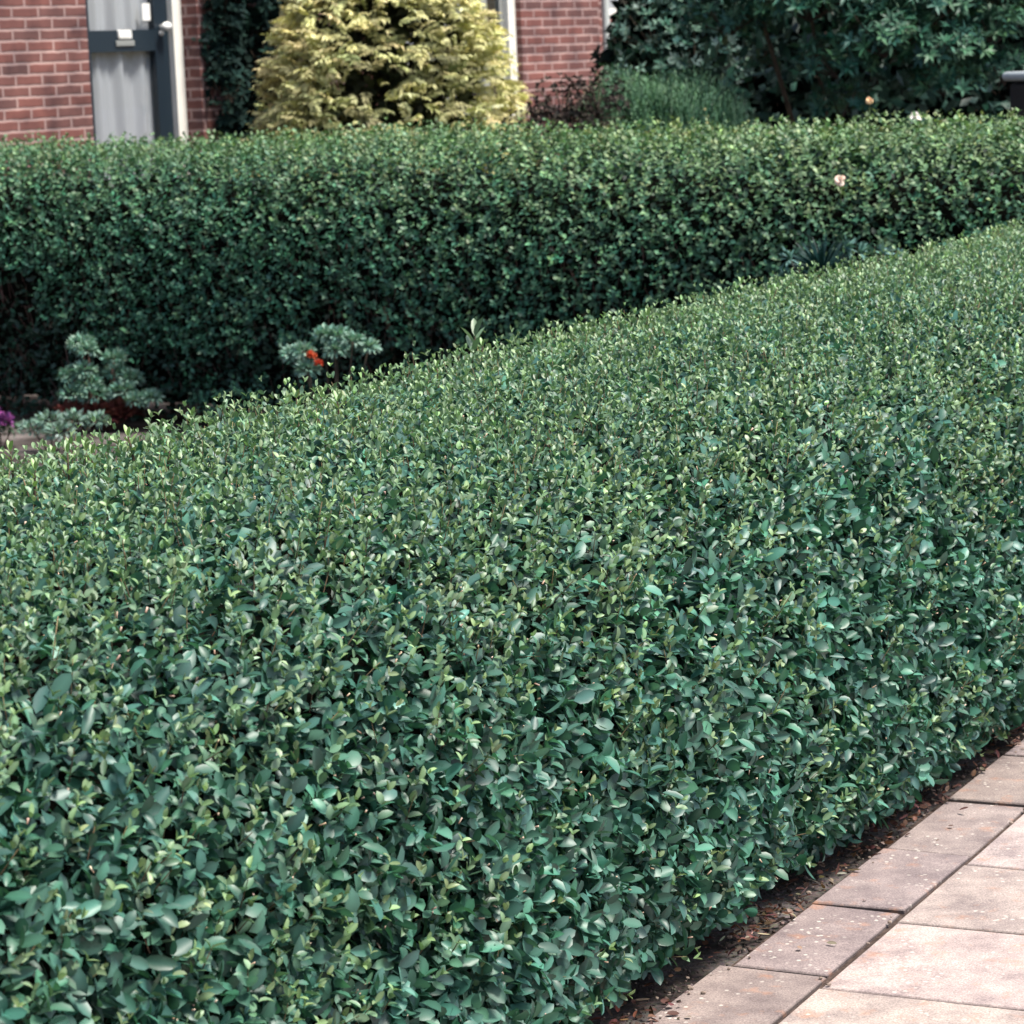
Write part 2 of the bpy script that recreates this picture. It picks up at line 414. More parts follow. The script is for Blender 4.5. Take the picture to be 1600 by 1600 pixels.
def shoots(P, N, length, pairs, L0, W0, ctip, cold, lean=.6, tipscale=.45, young=1.0, jitter=.35, spread=(1.15, .45)):
    """decussate leafy shoots. Returns leaf arrays and the twig ends."""
    n = len(P); length = np.broadcast_to(length, (n,)); young = np.broadcast_to(young, (n,))
    ax = unit(N * (1 - lean) + UP * lean + rng.normal(0, jitter, (n, 3)) * .6)
    r = unit(np.cross(ax, rand_dirs(n))); r2 = np.cross(ax, r)
    out = []
    for k in range(pairs):
        u = (k + .6) / pairs
        ang = k * 1.5708
        for sgn in (1, -1):
            aa = ang + rng.normal(0, .25, n)
            side = (r * np.cos(aa)[:, None] + r2 * np.sin(aa)[:, None]) * sgn
            op = (spread[0] * (1 - u) + spread[1] * u) + rng.normal(0, .2, n)
            A = ax * np.cos(op)[:, None] + side * np.sin(op)[:, None]
            Nn = ax * np.sin(op)[:, None] - side * np.cos(op)[:, None]
            tw = rng.normal(0, .35, n)[:, None]; Nn = Nn + np.cross(A, Nn) * tw
            A = unit(A + rng.normal(0, .12, (n, 3)))
            age = np.clip(u * 1.0, 0, 1) * young
            sz = (1 - (1 - tipscale) * u * young) * rng.uniform(.7, 1.2, n)
            col = cold * (1 - age ** 1.6)[:, None] + ctip * (age ** 1.6)[:, None]
            col = col * np.exp(rng.normal(0, .16, (n, 1)))
            out.append((P + ax * (u * length)[:, None], A, Nn, L0 * sz, W0 * sz * rng.uniform(.85, 1.1, n), col))
    cat = [np.concatenate([o[i] for o in out]) for i in range(6)]
    return cat, P + ax * (length * .98)[:, None], ax

def jit_col(base, n, s=.12, hue=.05):
    c = np.array(base)[None] * np.exp(rng.normal(0, s, (n, 1))) * np.exp(rng.normal(0, hue, (n, 3)))
    return np.clip(c, 0, 1)

# ---- front privet hedge
FD = np.array([math.sin(R(27.6)), math.cos(R(27.6))]); FA = np.array([-FD[1], FD[0]])
F0 = np.array([.085, 4.71]) - FD * 3.0
prof_front = [(.04, .0), (-.02, .03), (-.105, .06), (-.15, .17), (-.14, .45), (-.095, .68), (-.01, .83), (.13, .915), (.33, .952), (.56, .962), (.8, .955), (.95, .90), (1.03, .78), (1.06, .5), (1.03, .05)]
front = Hedge(F0, FD, FA, 10.2, prof_front, .010)
hedge_front = thing('privet_hedge', (F0[0], F0[1], 0), 'large broad clipped privet hedge with glossy leaves filling the foreground beside the paving slabs', 'hedge')
def at_origin(o, p):           # parts are built in world coordinates
    o.matrix_parent_inverse = p.matrix_basis.inverted() if False else Matrix.Translation(-Vector(p.location)); return o

def build_front():
    nS = 37000
    t, f = r2(nS, .3); t = t * front.len; f = f * .86
    P, N = front.at(t, f)
    top = np.clip(N[:, 2], 0, 1)
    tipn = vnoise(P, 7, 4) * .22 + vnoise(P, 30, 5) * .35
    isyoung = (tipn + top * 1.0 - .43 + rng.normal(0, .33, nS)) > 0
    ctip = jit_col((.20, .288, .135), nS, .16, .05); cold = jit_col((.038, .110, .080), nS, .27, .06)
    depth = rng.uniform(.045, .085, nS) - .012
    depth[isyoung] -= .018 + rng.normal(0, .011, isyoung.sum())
    leanv = .55
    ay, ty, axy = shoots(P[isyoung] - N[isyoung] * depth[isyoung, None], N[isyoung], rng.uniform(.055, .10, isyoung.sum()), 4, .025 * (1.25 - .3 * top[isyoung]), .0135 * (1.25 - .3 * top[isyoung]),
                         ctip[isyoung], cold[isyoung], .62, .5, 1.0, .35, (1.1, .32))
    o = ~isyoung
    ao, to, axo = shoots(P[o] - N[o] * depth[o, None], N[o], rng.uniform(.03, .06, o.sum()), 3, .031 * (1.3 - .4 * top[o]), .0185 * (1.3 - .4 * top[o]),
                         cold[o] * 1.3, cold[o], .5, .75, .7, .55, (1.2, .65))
    nb = 9000                                            # larger old leaves lying over the surface
    t = rng.uniform(0, front.len, nb); f = rng.uniform(0, .8, nb); Pb, Nb = front.at(t, f, rng.uniform(0, .05, nb))
    Ab = unit(np.cross(Nb, rand_dirs(nb)) + Nb * .5 + UP * .45)
    big = (Pb, Ab, unit(Nb + rng.normal(0, .45, (nb, 3)) + UP * .3), rng.uniform(.030, .050, nb), rng.uniform(.017, .025, nb), jit_col((.044, .12, .09), nb, .27, .06))
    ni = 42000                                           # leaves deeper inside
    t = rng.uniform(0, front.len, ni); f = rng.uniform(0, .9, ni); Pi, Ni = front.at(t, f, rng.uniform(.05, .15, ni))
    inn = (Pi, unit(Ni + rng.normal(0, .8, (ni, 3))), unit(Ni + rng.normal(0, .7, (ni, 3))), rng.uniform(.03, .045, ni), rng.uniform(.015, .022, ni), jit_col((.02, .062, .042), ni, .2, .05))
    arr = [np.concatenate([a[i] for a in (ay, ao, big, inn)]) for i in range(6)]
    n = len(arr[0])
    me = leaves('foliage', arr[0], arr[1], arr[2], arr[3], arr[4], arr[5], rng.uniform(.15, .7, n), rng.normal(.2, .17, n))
    at_origin(link('foliage', me, M_PRIVET, hedge_front), hedge_front)
    # cut twig ends and red-brown stems
    P1 = np.concatenate([ty[::3], to[::3]]); a1 = np.concatenate([axy[::3], axo[::3]])
    m = len(P1); ln = rng.uniform(.03, .07, m)
    me = twig_mesh('twigs', P1 - a1 * ln[:, None] - a1 * .012, P1 - a1 * .018 + rng.normal(0, .003, (m, 3)), .0011, .0007,
                   np.array([[.05, .028, .018]]), jit_col((.11, .09, .045), m, .4))
    at_origin(link('twigs', me, M_TWIG, hedge_front), hedge_front)
    nk = 4200
    t = rng.uniform(0, front.len, nk); f = rng.uniform(0, .75, nk); Pk, Nk = front.at(t, f, rng.uniform(-.002, .03, nk))
    ak = unit(Nk * .6 + UP * .3 + rng.normal(0, .5, (nk, 3)))
    me = twig_mesh('cut_twig_end', Pk - ak * rng.uniform(.003, .011, nk)[:, None], Pk, rng.uniform(.001, .0018, nk), rng.uniform(.001, .002, nk),
                   np.array([[.20, .12, .08]]), jit_col((.55, .42, .32), nk, .2, .04))
    at_origin(link('cut_twig_end', me, M_TWIG, hedge_front), hedge_front)
    c = front.core('shade_core', .155, hedge_front); at_origin(c, hedge_front)
    # woody stems between ground and foliage
    for i in range(46):
        tt = .1 + i * .218 + rng.uniform(-.05, .05)
        for q in (.13, .3):
            b = F0 + FD * tt + FA * (q + rng.uniform(-.04, .05))
            bm = bmesh.new()
            add_tube(bm, [(b[0], b[1], -.04), (b[0] + rng.normal(0, .02), b[1] + rng.normal(0, .02), .12), (b[0] + rng.normal(0, .05), b[1] + rng.normal(0, .05), .35)], [.011, .009, .006], 6)
            at_origin(bm_obj('stem', bm, M_BARK, hedge_front, True), hedge_front)
    # the tall shoot that escaped the shears, and a few smaller ones on the far rim
    def sprig(p, h, lean, nl, LL, col):
        pts = [np.array(p) + np.array([lean * k * k * h * .25, 0, h * k]) for k in np.linspace(0, 1, 5)]
        bm = bmesh.new(); add_tube(bm, pts, np.linspace(.003, .0015, 5), 5)
        s = at_origin(bm_obj('tall_shoot', bm, M_BARK, hedge_front, True), hedge_front)
        PP = []; AA = []; NQ = []; LS = []
        for k in range(nl):
            u = .35 + .65 * (k // 2) / max(1, nl // 2 - 1); b = np.array(p) + np.array([lean * u * u * h * .25, 0, h * u])
            az = (k // 2) * 1.57 + (k % 2) * math.pi + .5 + rng.normal(0, .2); el = .35 + .75 * u
            a = np.array([math.cos(az) * math.cos(el), math.sin(az) * math.cos(el), math.sin(el)])
            PP.append(b); AA.append(a); NQ.append(np.array([-math.cos(az) * math.sin(el), -math.sin(az) * math.sin(el), math.cos(el)])); LS.append(LL * rng.uniform(.8, 1.1))
        me = leaves('leaf', np.array(PP), np.array(AA), np.array(NQ), np.array(LS), np.array(LS) * .36, jit_col(col, nl, .15), .35, .1)
        l = link('leaves', me, M_PRIVET, s)
    sprig((-.075, 6.30, .88), .13, .35, 12, .05, (.13, .21, .12))
    for i in range(60):
        tt = rng.uniform(1.2, 9.0); b, _ = front.at(np.array([tt]), np.array([rng.uniform(.56, .69)]), .02)
        sprig(b[0], rng.uniform(.04, .085), rng.normal(0, .4), 8, .024, (.18, .28, .10))
build_front()

# ---- back hedge
B0 = np.array([-2.56, 15.2]); B1 = np.array([2.07, 11.6]); BD = (B1 - B0) / np.linalg.norm(B1 - B0); BA = np.array([-BD[1], BD[0]])
BA = BA if BA[1] > 0 else -BA
W_B = .78
Bn = B0 - BA * W_B - BD * .62
prof_back = [(.03, -.02), (.0, .2), (-.0, .6), (.01, .85), (.06, 1.04), (.17, 1.17), (.36, 1.24), (.56, 1.265), (.7, 1.25), (.8, 1.12), (.82, .7), (.8, .1)]
back = Hedge(Bn, BD, BA, 7.2, prof_back, .012)
hedge_back = thing('clipped_hedge', (Bn[0], Bn[1], 0), 'taller dark hedge with small matt leaves across the middle in front of the brick house', 'hedge')
def build_back():
    nS = 15500
    t, f = r2(nS, .7); t = t * back.len; f = (f * 1.06).clip(0, 1) ** .9 * .84
    P, N = back.at(t, f)
    sparse = (vnoise(P, 6, 6) * .42 + vnoise(P, 15, 2) * .36 + np.clip(P[:, 2] - .55, 0, 1) * 1.2 - (P[:, 2] < .6) * (.6 - P[:, 2]) * 1.9 - np.clip(1.9 - t, 0, 1) * .32 * (P[:, 2] < .9)) > -.46
    P, N, t, f = P[sparse], N[sparse], t[sparse], f[sparse]; nS = len(P)
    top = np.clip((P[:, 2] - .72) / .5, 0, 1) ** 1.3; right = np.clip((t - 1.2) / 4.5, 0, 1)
    yg = np.clip(top * .68 + right * .42 + rng.normal(0, .2, nS) - .15, 0, 1)[:, None]  # colour painted lighter towards top and right, imitating light falling there
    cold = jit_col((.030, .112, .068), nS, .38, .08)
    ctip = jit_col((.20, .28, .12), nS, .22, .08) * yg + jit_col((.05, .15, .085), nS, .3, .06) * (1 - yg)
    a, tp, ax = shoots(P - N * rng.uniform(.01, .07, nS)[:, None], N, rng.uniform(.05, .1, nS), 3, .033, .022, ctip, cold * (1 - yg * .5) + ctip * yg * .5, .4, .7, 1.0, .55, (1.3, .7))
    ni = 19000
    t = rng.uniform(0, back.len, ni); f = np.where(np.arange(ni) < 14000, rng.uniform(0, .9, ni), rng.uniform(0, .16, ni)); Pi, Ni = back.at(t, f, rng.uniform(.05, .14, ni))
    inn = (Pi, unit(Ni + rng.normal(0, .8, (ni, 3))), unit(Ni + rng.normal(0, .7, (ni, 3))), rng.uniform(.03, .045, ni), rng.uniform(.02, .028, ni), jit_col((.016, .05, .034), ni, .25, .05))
    # loose sprigs standing above the clipped top
    nk = 170; t = rng.uniform(2.6, back.len, nk); Pk, Nk = back.at(t, rng.uniform(.5, .72, nk)); hk = rng.uniform(.02, .10, nk) * (rng.random(nk) ** 1.5 + .2)
    k3, kt, kax = shoots(Pk, np.repeat(UP, nk, 0), hk, 4, .024, .014, jit_col((.30, .30, .12), nk, .2, .1), jit_col((.16, .2, .08), nk, .2, .1), .9, .8, 1.0, .25, (1.1, .6))
    arr = [np.concatenate([q[i] for q in (a, inn, k3)]) for i in range(6)]; n = len(arr[0]); arr[2] = unit(arr[2]) + UP * .7 * (np.arange(n) < len(a[0]))[:, None]
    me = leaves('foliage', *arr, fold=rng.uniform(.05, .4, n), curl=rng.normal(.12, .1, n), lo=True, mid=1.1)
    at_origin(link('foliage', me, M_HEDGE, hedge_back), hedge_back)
    m = 1100; t = rng.uniform(0, back.len, m); f = rng.uniform(0, .3, m); Pt, Nt = back.at(t, f, rng.uniform(.05, .12, m))
    at_ = unit(Nt * .3 + UP * 1.0 + rng.normal(0, .3, (m, 3)))
    me = twig_mesh('twigs', Pt - at_ * .07, Pt + at_ * .03, .0025, .0015, np.array([[.07, .04, .035]]), jit_col((.11, .07, .06), m, .3))
    at_origin(link('twigs', me, M_TWIG, hedge_back), hedge_back)
    at_origin(back.core('shade_core', .18, hedge_back), hedge_back)
    for i in range(30):
        bm = bmesh.new()
        b = Bn + BD * (.12 + i * .235 + rng.uniform(-.05, .05)) + BA * rng.uniform(.2, .35)
        add_tube(bm, [(b[0], b[1], -.04), (b[0] + rng.normal(0, .02), b[1], .2), (b[0] + rng.normal(0, .06), b[1] + rng.normal(0, .05), .55)], [.016, .013, .008], 6)
        at_origin(bm_obj('stem', bm, M_BARK, hedge_back, True), hedge_back)
build_back()

# ------------------------------------------------------------------ brick house
HA = np.array([-2.5412, 16.73]); PHI = R(90 - 33.4)
house = thing('brick_house', (HA[0], HA[1], 0), 'red brick house with a dark glazed front door and white frames behind the hedges', 'house', PHI)
def hb(name, u0, u1, y0, y1, z0, z1, m, parent=None, bev=0.0, seg=1):
    return box(name, u0, u1, y0, y1, z0, z1, m, parent or house, bev, seg)
def build_house():
    ZT, T = 4.6, .28
    bm = bmesh.new()
    B = lambda *a: add_box(bm, *a)
    B(-4.0, .398, 0, T, -.05, ZT); B(.398, 1.402, 0, T, -.05, .72); B(.398, 1.402, 0, T, 2.95, ZT)
    B(1.402, 3.55, 0, T, -.05, ZT); B(3.55, 4.995, 0, T, -.05, .95); B(3.55, 4.995, 0, T, 2.85, ZT)
    B(4.995, 6.05, 0, T, -.05, ZT); B(5.77, 6.05, T, .6 + T, -.05, ZT)
    B(6.05, 7.15, .6, .6 + T, -.05, ZT); B(7.15, 8.72, .6, .6 + T, -.05, 1.88); B(7.15, 8.72, .6, .6 + T, 3.0, ZT); B(8.72, 17.0, .6, .6 + T, -.05, ZT)
    B(-4.0, 17.0, 7.0, 7.0 + T, -.05, ZT); B(-4.0, -4.0 + T, T, 7.0, -.05, ZT); B(17.0 - T, 17.0, .6 + T, 7.0, -.05, ZT)
    bm_obj('wall', bm, M_BRICK, house)
    hb('floor_slab', -3.7, 16.7, .9, 6.99, .55, .70, M_DARK)
    hb('inner_partition', -3.7, 16.7, 2.4, 2.5, .70, 4.5, M_DARK)
    bm = bmesh.new()                                     # pitched roof, above the picture
    vs = [bm.verts.new(p) for p in ((-4.2, -.25, 4.605), (17.2, -.25, 4.605), (17.2, 3.64, 7.3), (-4.2, 3.64, 7.3), (-4.2, 7.5, 4.605), (17.2, 7.5, 4.605))]
    for f in ((0, 1, 2, 3), (3, 2, 5, 4), (0, 3, 4), (1, 5, 2), (0, 4, 5, 1)): bm.faces.new([vs[i] for i in f])
    bm_obj('roof', bm, M_TILE, house)

    def curtain(parent, u0, u1, y, z0, z1, waves, seed):
        n = 90; us = np.linspace(u0, u1, n); r = np.random.default_rng(seed)
        ph = r.uniform(0, 6, 3)
        yy = y + .016 * np.sin(us * waves + ph[0] + np.sin(us * 7)) + .010 * np.sin(us * waves * 2.3 + ph[1]) + .010 * np.sin(us * waves * .6 + ph[2])
        zz = np.linspace(z0, z1, 4); V = []; 
        for j, z in enumerate(zz):
            V.append(np.stack([us + .006 * np.sin(us * 9 + j), yy + .003 * j, np.full(n, z)], 1))
        V = np.concatenate(V); i = (np.arange(3)[:, None] * n + np.arange(n - 1)[None]).ravel()
        me = np_mesh('curtain', V, [np.stack([i, i + 1, i + n + 1, i + n], 1)])
        return link('curtain', me, M_CURTAIN, parent, True)

    # front door, recessed in the brick opening
    door = thing('door', (0, 0, 0), None, None); door.parent = house
    DP = lambda name, *a, **k: hb(name, *a, parent=door, **k)
    bm = bmesh.new()
    add_box(bm, .47, .602, .16, .205, .75, 2.87); add_box(bm, 1.188, 1.314, .16, .205, .75, 2.87)
    add_box(bm, .602, 1.188, .16, .205, 1.731, 1.857); add_box(bm, .602, 1.188, .16, .205, .75, .95); add_box(bm, .602, 1.188, .16, .205, 2.75, 2.87)
    bm_obj('door_frame', bm, M_DARKPAINT, door)
    for z0, z1, s in ((1.857, 2.75, 3), (.95, 1.731, 5)):
        g = DP('glass', .602, 1.188, .178, .183, z0, z1, M_GLASS)
        curtain(door, .59, 1.20, .215, z0 - .02, z1 + .02, 33 if s == 3 else 27, s)
    box('letter_plate', .845, .965, .148, .1595, 1.808, 1.862, M_PORC, door, .012, 3)
    box('letter_flap', .825, .99, .150, .1595, 1.762, 1.796, M_STEEL, door, .004, 2)
    box('notice', 1.10, 1.172, .1705, .1775, 1.908, 2.01, M_PORC, door, .003, 2)
    bm = bmesh.new()
    bmesh.ops.create_uvsphere(bm, u_segments=16, v_segments=10, radius=.032, matrix=Matrix.Translation((1.235, .10, 1.872)) @ Matrix.Diagonal((1.25, .8, .85, 1)))
    add_tube(bm, [(1.25, .159, 1.868), (1.24, .11, 1.868)], [.017, .014], 12); add_tube(bm, [(1.245, .159, 1.835), (1.245, .150, 1.835)], [.018, .018], 12)
    bm_obj('knob', bm, M_PORC, door, True)
    fr = bmesh.new()
    add_box(fr, 1.316, 1.400, .12, .21, .72, 2.95); add_box(fr, .40, .468, .12, .21, .72, 2.95); add_box(fr, .468, 1.316, .12, .21, 2.872, 2.95)
    bm_obj('door_post', fr, M_WHITE, house)
    hb('door_step', .36, 1.44, -.45, -.003, -.05, .70, M_SOIL)

    # window beside the golden cypress
    win = thing('window', (0, 0, 0), None, None); win.parent = house
    bm = bmesh.new()
    add_box(bm, 4.90, 4.994, .045, .13, .955, 2.845); add_box(bm, 3.551, 3.64, .045, .13, .955, 2.845)
    add_box(bm, 3.64, 4.90, .045, .13, .955, 1.05); add_box(bm, 3.64, 4.90, .045, .13, 2.75, 2.845)
    bm_obj('window_frame', bm, M_WHITE, win)
    bm = bmesh.new()
    add_box(bm, 4.60, 4.67, .07, .12, 1.05, 2.75); add_box(bm, 4.85, 4.899, .085, .12, 1.05, 2.75)
    bm_obj('mullion', bm, M_STEEL, win)
    box('glass', 3.64, 4.85, .095, .10, 1.05, 2.75, M_GLASS, win)
    curtain(win, 3.66, 4.52, .15, 1.04, 2.76, 38, 9)
    hb('window_sill', 3.56, 4.99, -.05, .044, .952, 1.00, M_WHITE, parent=win)
    # side wing window behind the shrubs
    w2 = thing('window', (0, 0, 0), None, None); w2.parent = house
    bm = bmesh.new()
    add_box(bm, 8.62, 8.719, .64, .72, 1.885, 2.995); add_box(bm, 7.151, 7.23, .64, .72, 1.885, 2.995)
    add_box(bm, 7.23, 8.62, .64, .72, 1.885, 1.95); add_box(bm, 7.23, 8.62, .64, .72, 2.93, 2.995)
    bm_obj('window_frame', bm, M_WHITE, w2)
    box('glass', 7.23, 8.62, .68, .685, 1.95, 2.93, M_GLASS, w2)
    curtain(w2, 7.25, 7.62, .76, 1.93, 2.94, 40, 12)
    bm = bmesh.new(); add_tube(bm, [(6.11, -.02, .0), (6.11, -.02, 4.55)], [.028, .028], 14)
    for z in (.6, 1.55, 2.6, 3.6): add_box(bm, 6.08, 6.14, -.045, .002, z, z + .03)
    bm_obj('downpipe', bm, M_PIPE, house, False)
build_house()

# ------------------------------------------------------------------ shrubs
def ellip(n, c, r, up=-1.0, z0=None):
    d = rand_dirs(n * 3); d = d[d[:, 2] > up][:n]
    P = np.array(c) + d * np.array(r); Nn = unit(d / np.array(r)); return P, Nn

def loc_parent(o, root): return at_origin(o, root)

def trunk(root, base, top, r0, r1, name='trunk', n=9):
    bm = bmesh.new(); b = Vector(base); t = Vector(top)
    pts = [b.lerp(t, k / 5) + Vector((rng.normal(0, .012), rng.normal(0, .012), 0)) for k in range(6)]
    add_tube(bm, pts, list(np.linspace(r0, r1, 6)), n)
    return loc_parent(bm_obj(name, bm, M_BARK, root, True), root)

# golden cypress: flattened drooping sprays
def build_cypress():
    cx, cy = -.575, 16.1
    root = thing('golden_cypress', (cx, cy, 0), 'golden yellow cypress with feathery drooping sprays between the door and the window', 'conifer')
    nB, per = 360, 20; n = nB * per
    zc = .25 + 2.9 * (np.arange(nB) / nB) ** 1.15; azc = np.arange(nB) * 2.39996 + rng.normal(0, .25, nB); dc = rng.choice([1.0, .88, .74], nB, p=[.6, .25, .15])
    z = np.repeat(zc, per) + rng.normal(0, .038, n); az = np.repeat(azc, per) + rng.normal(0, .11, n) * (1 + .3 * np.repeat(zc, per))
    rad = 1.14 * np.clip(1 - ((z - .15) / 3.3), 0.01, 1) ** .93
    rr = rad * np.repeat(dc, per) * rng.uniform(.86, 1.04, n)
    out = np.stack([np.cos(az), np.sin(az), np.zeros(n)], 1)
    P = np.array([cx, cy, 0]) + out * rr[:, None] + UP * z[:, None]
    tang = np.cross(out, UP); ax = unit(out * .8 + tang * rng.normal(0, .7, n)[:, None] + UP * rng.uniform(-.15, .55, n)[:, None] + rng.normal(0, .2, (n, 3)))
    pn = unit(UP * .8 + out * .3 + rng.normal(0, .45, (n, 3))); side = unit(np.cross(ax, pn)); pn = np.cross(side, ax)
    sl = rng.uniform(.075, .14, n)
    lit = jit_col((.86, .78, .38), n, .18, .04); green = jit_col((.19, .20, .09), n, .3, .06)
    yel = np.clip(.55 + vnoise(P, 5, 7) * .35 + rng.normal(0, .15, n) + (P[:, 0] - cx) * .25, .05, 1)[:, None]  # random gold, plus a sunlit right side painted into the leaf colour
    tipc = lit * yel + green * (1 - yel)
    arrs = []
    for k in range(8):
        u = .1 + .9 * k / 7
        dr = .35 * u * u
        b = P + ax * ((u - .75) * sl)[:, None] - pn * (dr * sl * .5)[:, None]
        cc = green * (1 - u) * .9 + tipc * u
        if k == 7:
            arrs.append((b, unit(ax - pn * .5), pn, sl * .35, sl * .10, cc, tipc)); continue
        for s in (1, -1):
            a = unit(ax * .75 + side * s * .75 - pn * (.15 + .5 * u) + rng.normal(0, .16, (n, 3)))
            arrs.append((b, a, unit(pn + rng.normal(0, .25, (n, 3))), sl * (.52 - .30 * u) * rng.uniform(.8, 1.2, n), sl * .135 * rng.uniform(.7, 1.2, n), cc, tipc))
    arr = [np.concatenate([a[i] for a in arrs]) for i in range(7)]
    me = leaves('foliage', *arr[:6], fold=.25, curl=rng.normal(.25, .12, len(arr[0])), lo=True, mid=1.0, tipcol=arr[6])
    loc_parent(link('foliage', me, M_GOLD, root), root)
    trunk(root, (cx, cy, -.05), (cx, cy, 2.9), .07, .012)
    ni = 5200; az = rng.uniform(0, 6.283, ni); z = .25 + 2.6 * rng.random(ni); r_ = .74 * (1 - z / 3.4) * rng.random(ni) ** .5
    Pi = np.stack([cx + np.cos(az) * r_, cy + np.sin(az) * r_, z], 1)
    P0 = np.stack([np.full(ni, cx), np.full(ni, cy), z - .12], 1)
    me = twig_mesh('branches', P0[:400], Pi[:400] * 1.0, .008, .003, np.array([[.06, .04, .03]]), np.array([[.07, .05, .03]]))
    tag(loc_parent(link('branches', me, M_TWIG, root), root), kind='stuff')
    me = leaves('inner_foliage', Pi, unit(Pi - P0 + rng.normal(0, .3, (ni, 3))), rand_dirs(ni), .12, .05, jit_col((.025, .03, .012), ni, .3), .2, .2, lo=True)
    loc_parent(link('inner_foliage', me, M_GOLD, root), root)
build_cypress()

def whorl_shrub(name, root_loc, label, cat, clumps, dens, L, W, col, tip, nl=7, droop=.25, up=-.3, m=None, inner=None, trunks=3, group=None, open_=1.15, dens_in=900):
    """shrub of leaf whorls sitting on several clumps"""
    root = thing(name, root_loc, label, cat, 0, group)
    arrs = []; tw0 = []; tw1 = []; base = np.array(root_loc)
    for c, r in clumps:
        area = 4 * math.pi * ((r[0] * r[1]) ** 1.6 / 3 + (r[0] * r[2]) ** 1.6 / 3 + (r[1] * r[2]) ** 1.6 / 3) ** (1 / 1.6)
        n = max(6, int(area * dens)); P, N = ellip(n, c, r, up); n = len(P)
        P = P - N * (rng.random(n) ** 2 * min(r) * .35)[:, None]
        ax = unit(N * .8 + UP * .45 + rng.normal(0, .25, (n, 3))); s1 = unit(np.cross(ax, rand_dirs(n))); s2 = np.cross(ax, s1)
        cc = jit_col(col, n, .25, .08); ct = jit_col(tip, n, .2, .08); yg = rng.random((n, 1)) ** 2; base_c = cc * (1 - yg) + ct * yg
        for k in range(nl):
            a = k * 6.283 / nl + rng.normal(0, .3, n); op = rng.normal(open_ if k % 2 else open_ * .65, .22, n)
            sd_ = s1 * np.cos(a)[:, None] + s2 * np.sin(a)[:, None]
            A = ax * np.cos(op)[:, None] + sd_ * np.sin(op)[:, None]; Nn = ax * np.sin(op)[:, None] - sd_ * np.cos(op)[:, None]
            sz = rng.uniform(.75, 1.15, n)
            arrs.append((P, A, Nn, L * sz, W * sz, base_c * np.exp(rng.normal(0, .12, (n, 1)))))
        q = rng.integers(0, n, max(3, n // 12)); tw0.append(np.repeat((np.array(c) - UP[0] * r[2] * .5)[None], len(q), 0)); tw1.append(P[q])
    arr = [np.concatenate([a[i] for a in arrs]) for i in range(6)]
    me = leaves('foliage', *arr, fold=.25, curl=rng.normal(droop, .1, len(arr[0])), lo=True, mid=1.15)
    loc_parent(link('foliage', me, m or M_DARKLEAF, root), root)
    T0 = np.concatenate(tw0); T1 = np.concatenate(tw1)
    me = twig_mesh('branches', T0, T1, .006, .003, np.array([[.05, .035, .03]]), np.array([[.06, .045, .03]]))
    tag(loc_parent(link('branches', me, M_TWIG, root), root), kind='stuff')
    for k in range(trunks):
        c = clumps[k % len(clumps)][0]
        bm = bmesh.new(); b = base + np.array([rng.normal(0, .06), rng.normal(0, .06), -.04])
        mid_ = (b + np.array(c)) / 2 + np.array([rng.normal(0, .05), rng.normal(0, .05), 0])
        add_tube(bm, [b, mid_, c], [.022, .016, .008], 7); loc_parent(bm_obj('stem', bm, M_BARK, root, True), root)
    if inner:
        V = []; 
        for (c, r) in inner:
            n = int(dens_in * r[0] * r[2]) + 200
            P, N = ellip(n, c, r); V.append((P - N * rng.uniform(0, .1, n)[:, None], unit(N + rng.normal(0, .7, (n, 3))), N))
        Pi = np.concatenate([v[0] for v in V]); Ai = np.concatenate([v[1] for v in V]); Ni = np.concatenate([v[2] for v in V])
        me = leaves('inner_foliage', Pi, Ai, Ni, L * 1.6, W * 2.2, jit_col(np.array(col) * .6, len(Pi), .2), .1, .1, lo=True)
        loc_parent(link('inner_foliage', me, m or M_DARKLEAF, root), root)
    return root

# dark climber between door and cypress
whorl_shrub('dark_climber', (-1.60, 18.02, 0), 'very dark leafy evergreen climbing the wall between the door post and the golden cypress', 'shrub',
            [((-2.5412 + .5505 * u + .835 * o, 16.73 + .8348 * u - .55 * o, z), (.15, .15, .3)) for u, o, z in ((1.57, -.02, .8), (1.57, -.02, 1.75), (1.60, .05, .5), (1.58, .05, 1.0), (1.59, .05, 1.5), (1.58, .04, 2.0), (1.6, .05, 2.5), (1.85, .12, .6), (1.85, .1, 1.15), (1.9, .12, 1.65), (1.88, .1, 2.15), (2.15, .15, .8), (2.15, .15, 1.4), (2.15, .15, 2.0), (2.4, .2, 1.1), (2.4, .2, 1.8))],
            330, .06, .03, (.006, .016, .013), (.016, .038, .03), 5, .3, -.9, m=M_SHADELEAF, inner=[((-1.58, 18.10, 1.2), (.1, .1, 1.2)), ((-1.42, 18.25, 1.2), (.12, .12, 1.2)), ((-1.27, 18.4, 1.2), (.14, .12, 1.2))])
# variegated shrub at the house corner
whorl_shrub('variegated_shrub', (1.0, 17.3, 0), 'loose grey green variegated shrub at the brick house corner beside the downpipe', 'shrub',
            [((1.04 + dx, 17.2 + dy, z), (.24, .22, .2)) for dx, dy, z in ((-.2, 0, 1.1), (.05, -.1, 1.25), (.3, 0, 1.2), (-.12, -.08, 1.45), (.12, -.1, 1.58), (.34, 0, 1.5), (-.1, 0, 1.7), (.15, 0, 1.85), (.35, .1, 1.8), (-.2, .1, 1.35), (.02, .1, 2.1))],
            210, .055, .022, (.032, .09, .066), (.16, .24, .195), 5, .2, -.5, inner=[((1.02, 17.3, 1.2), (.4, .28, .8))])
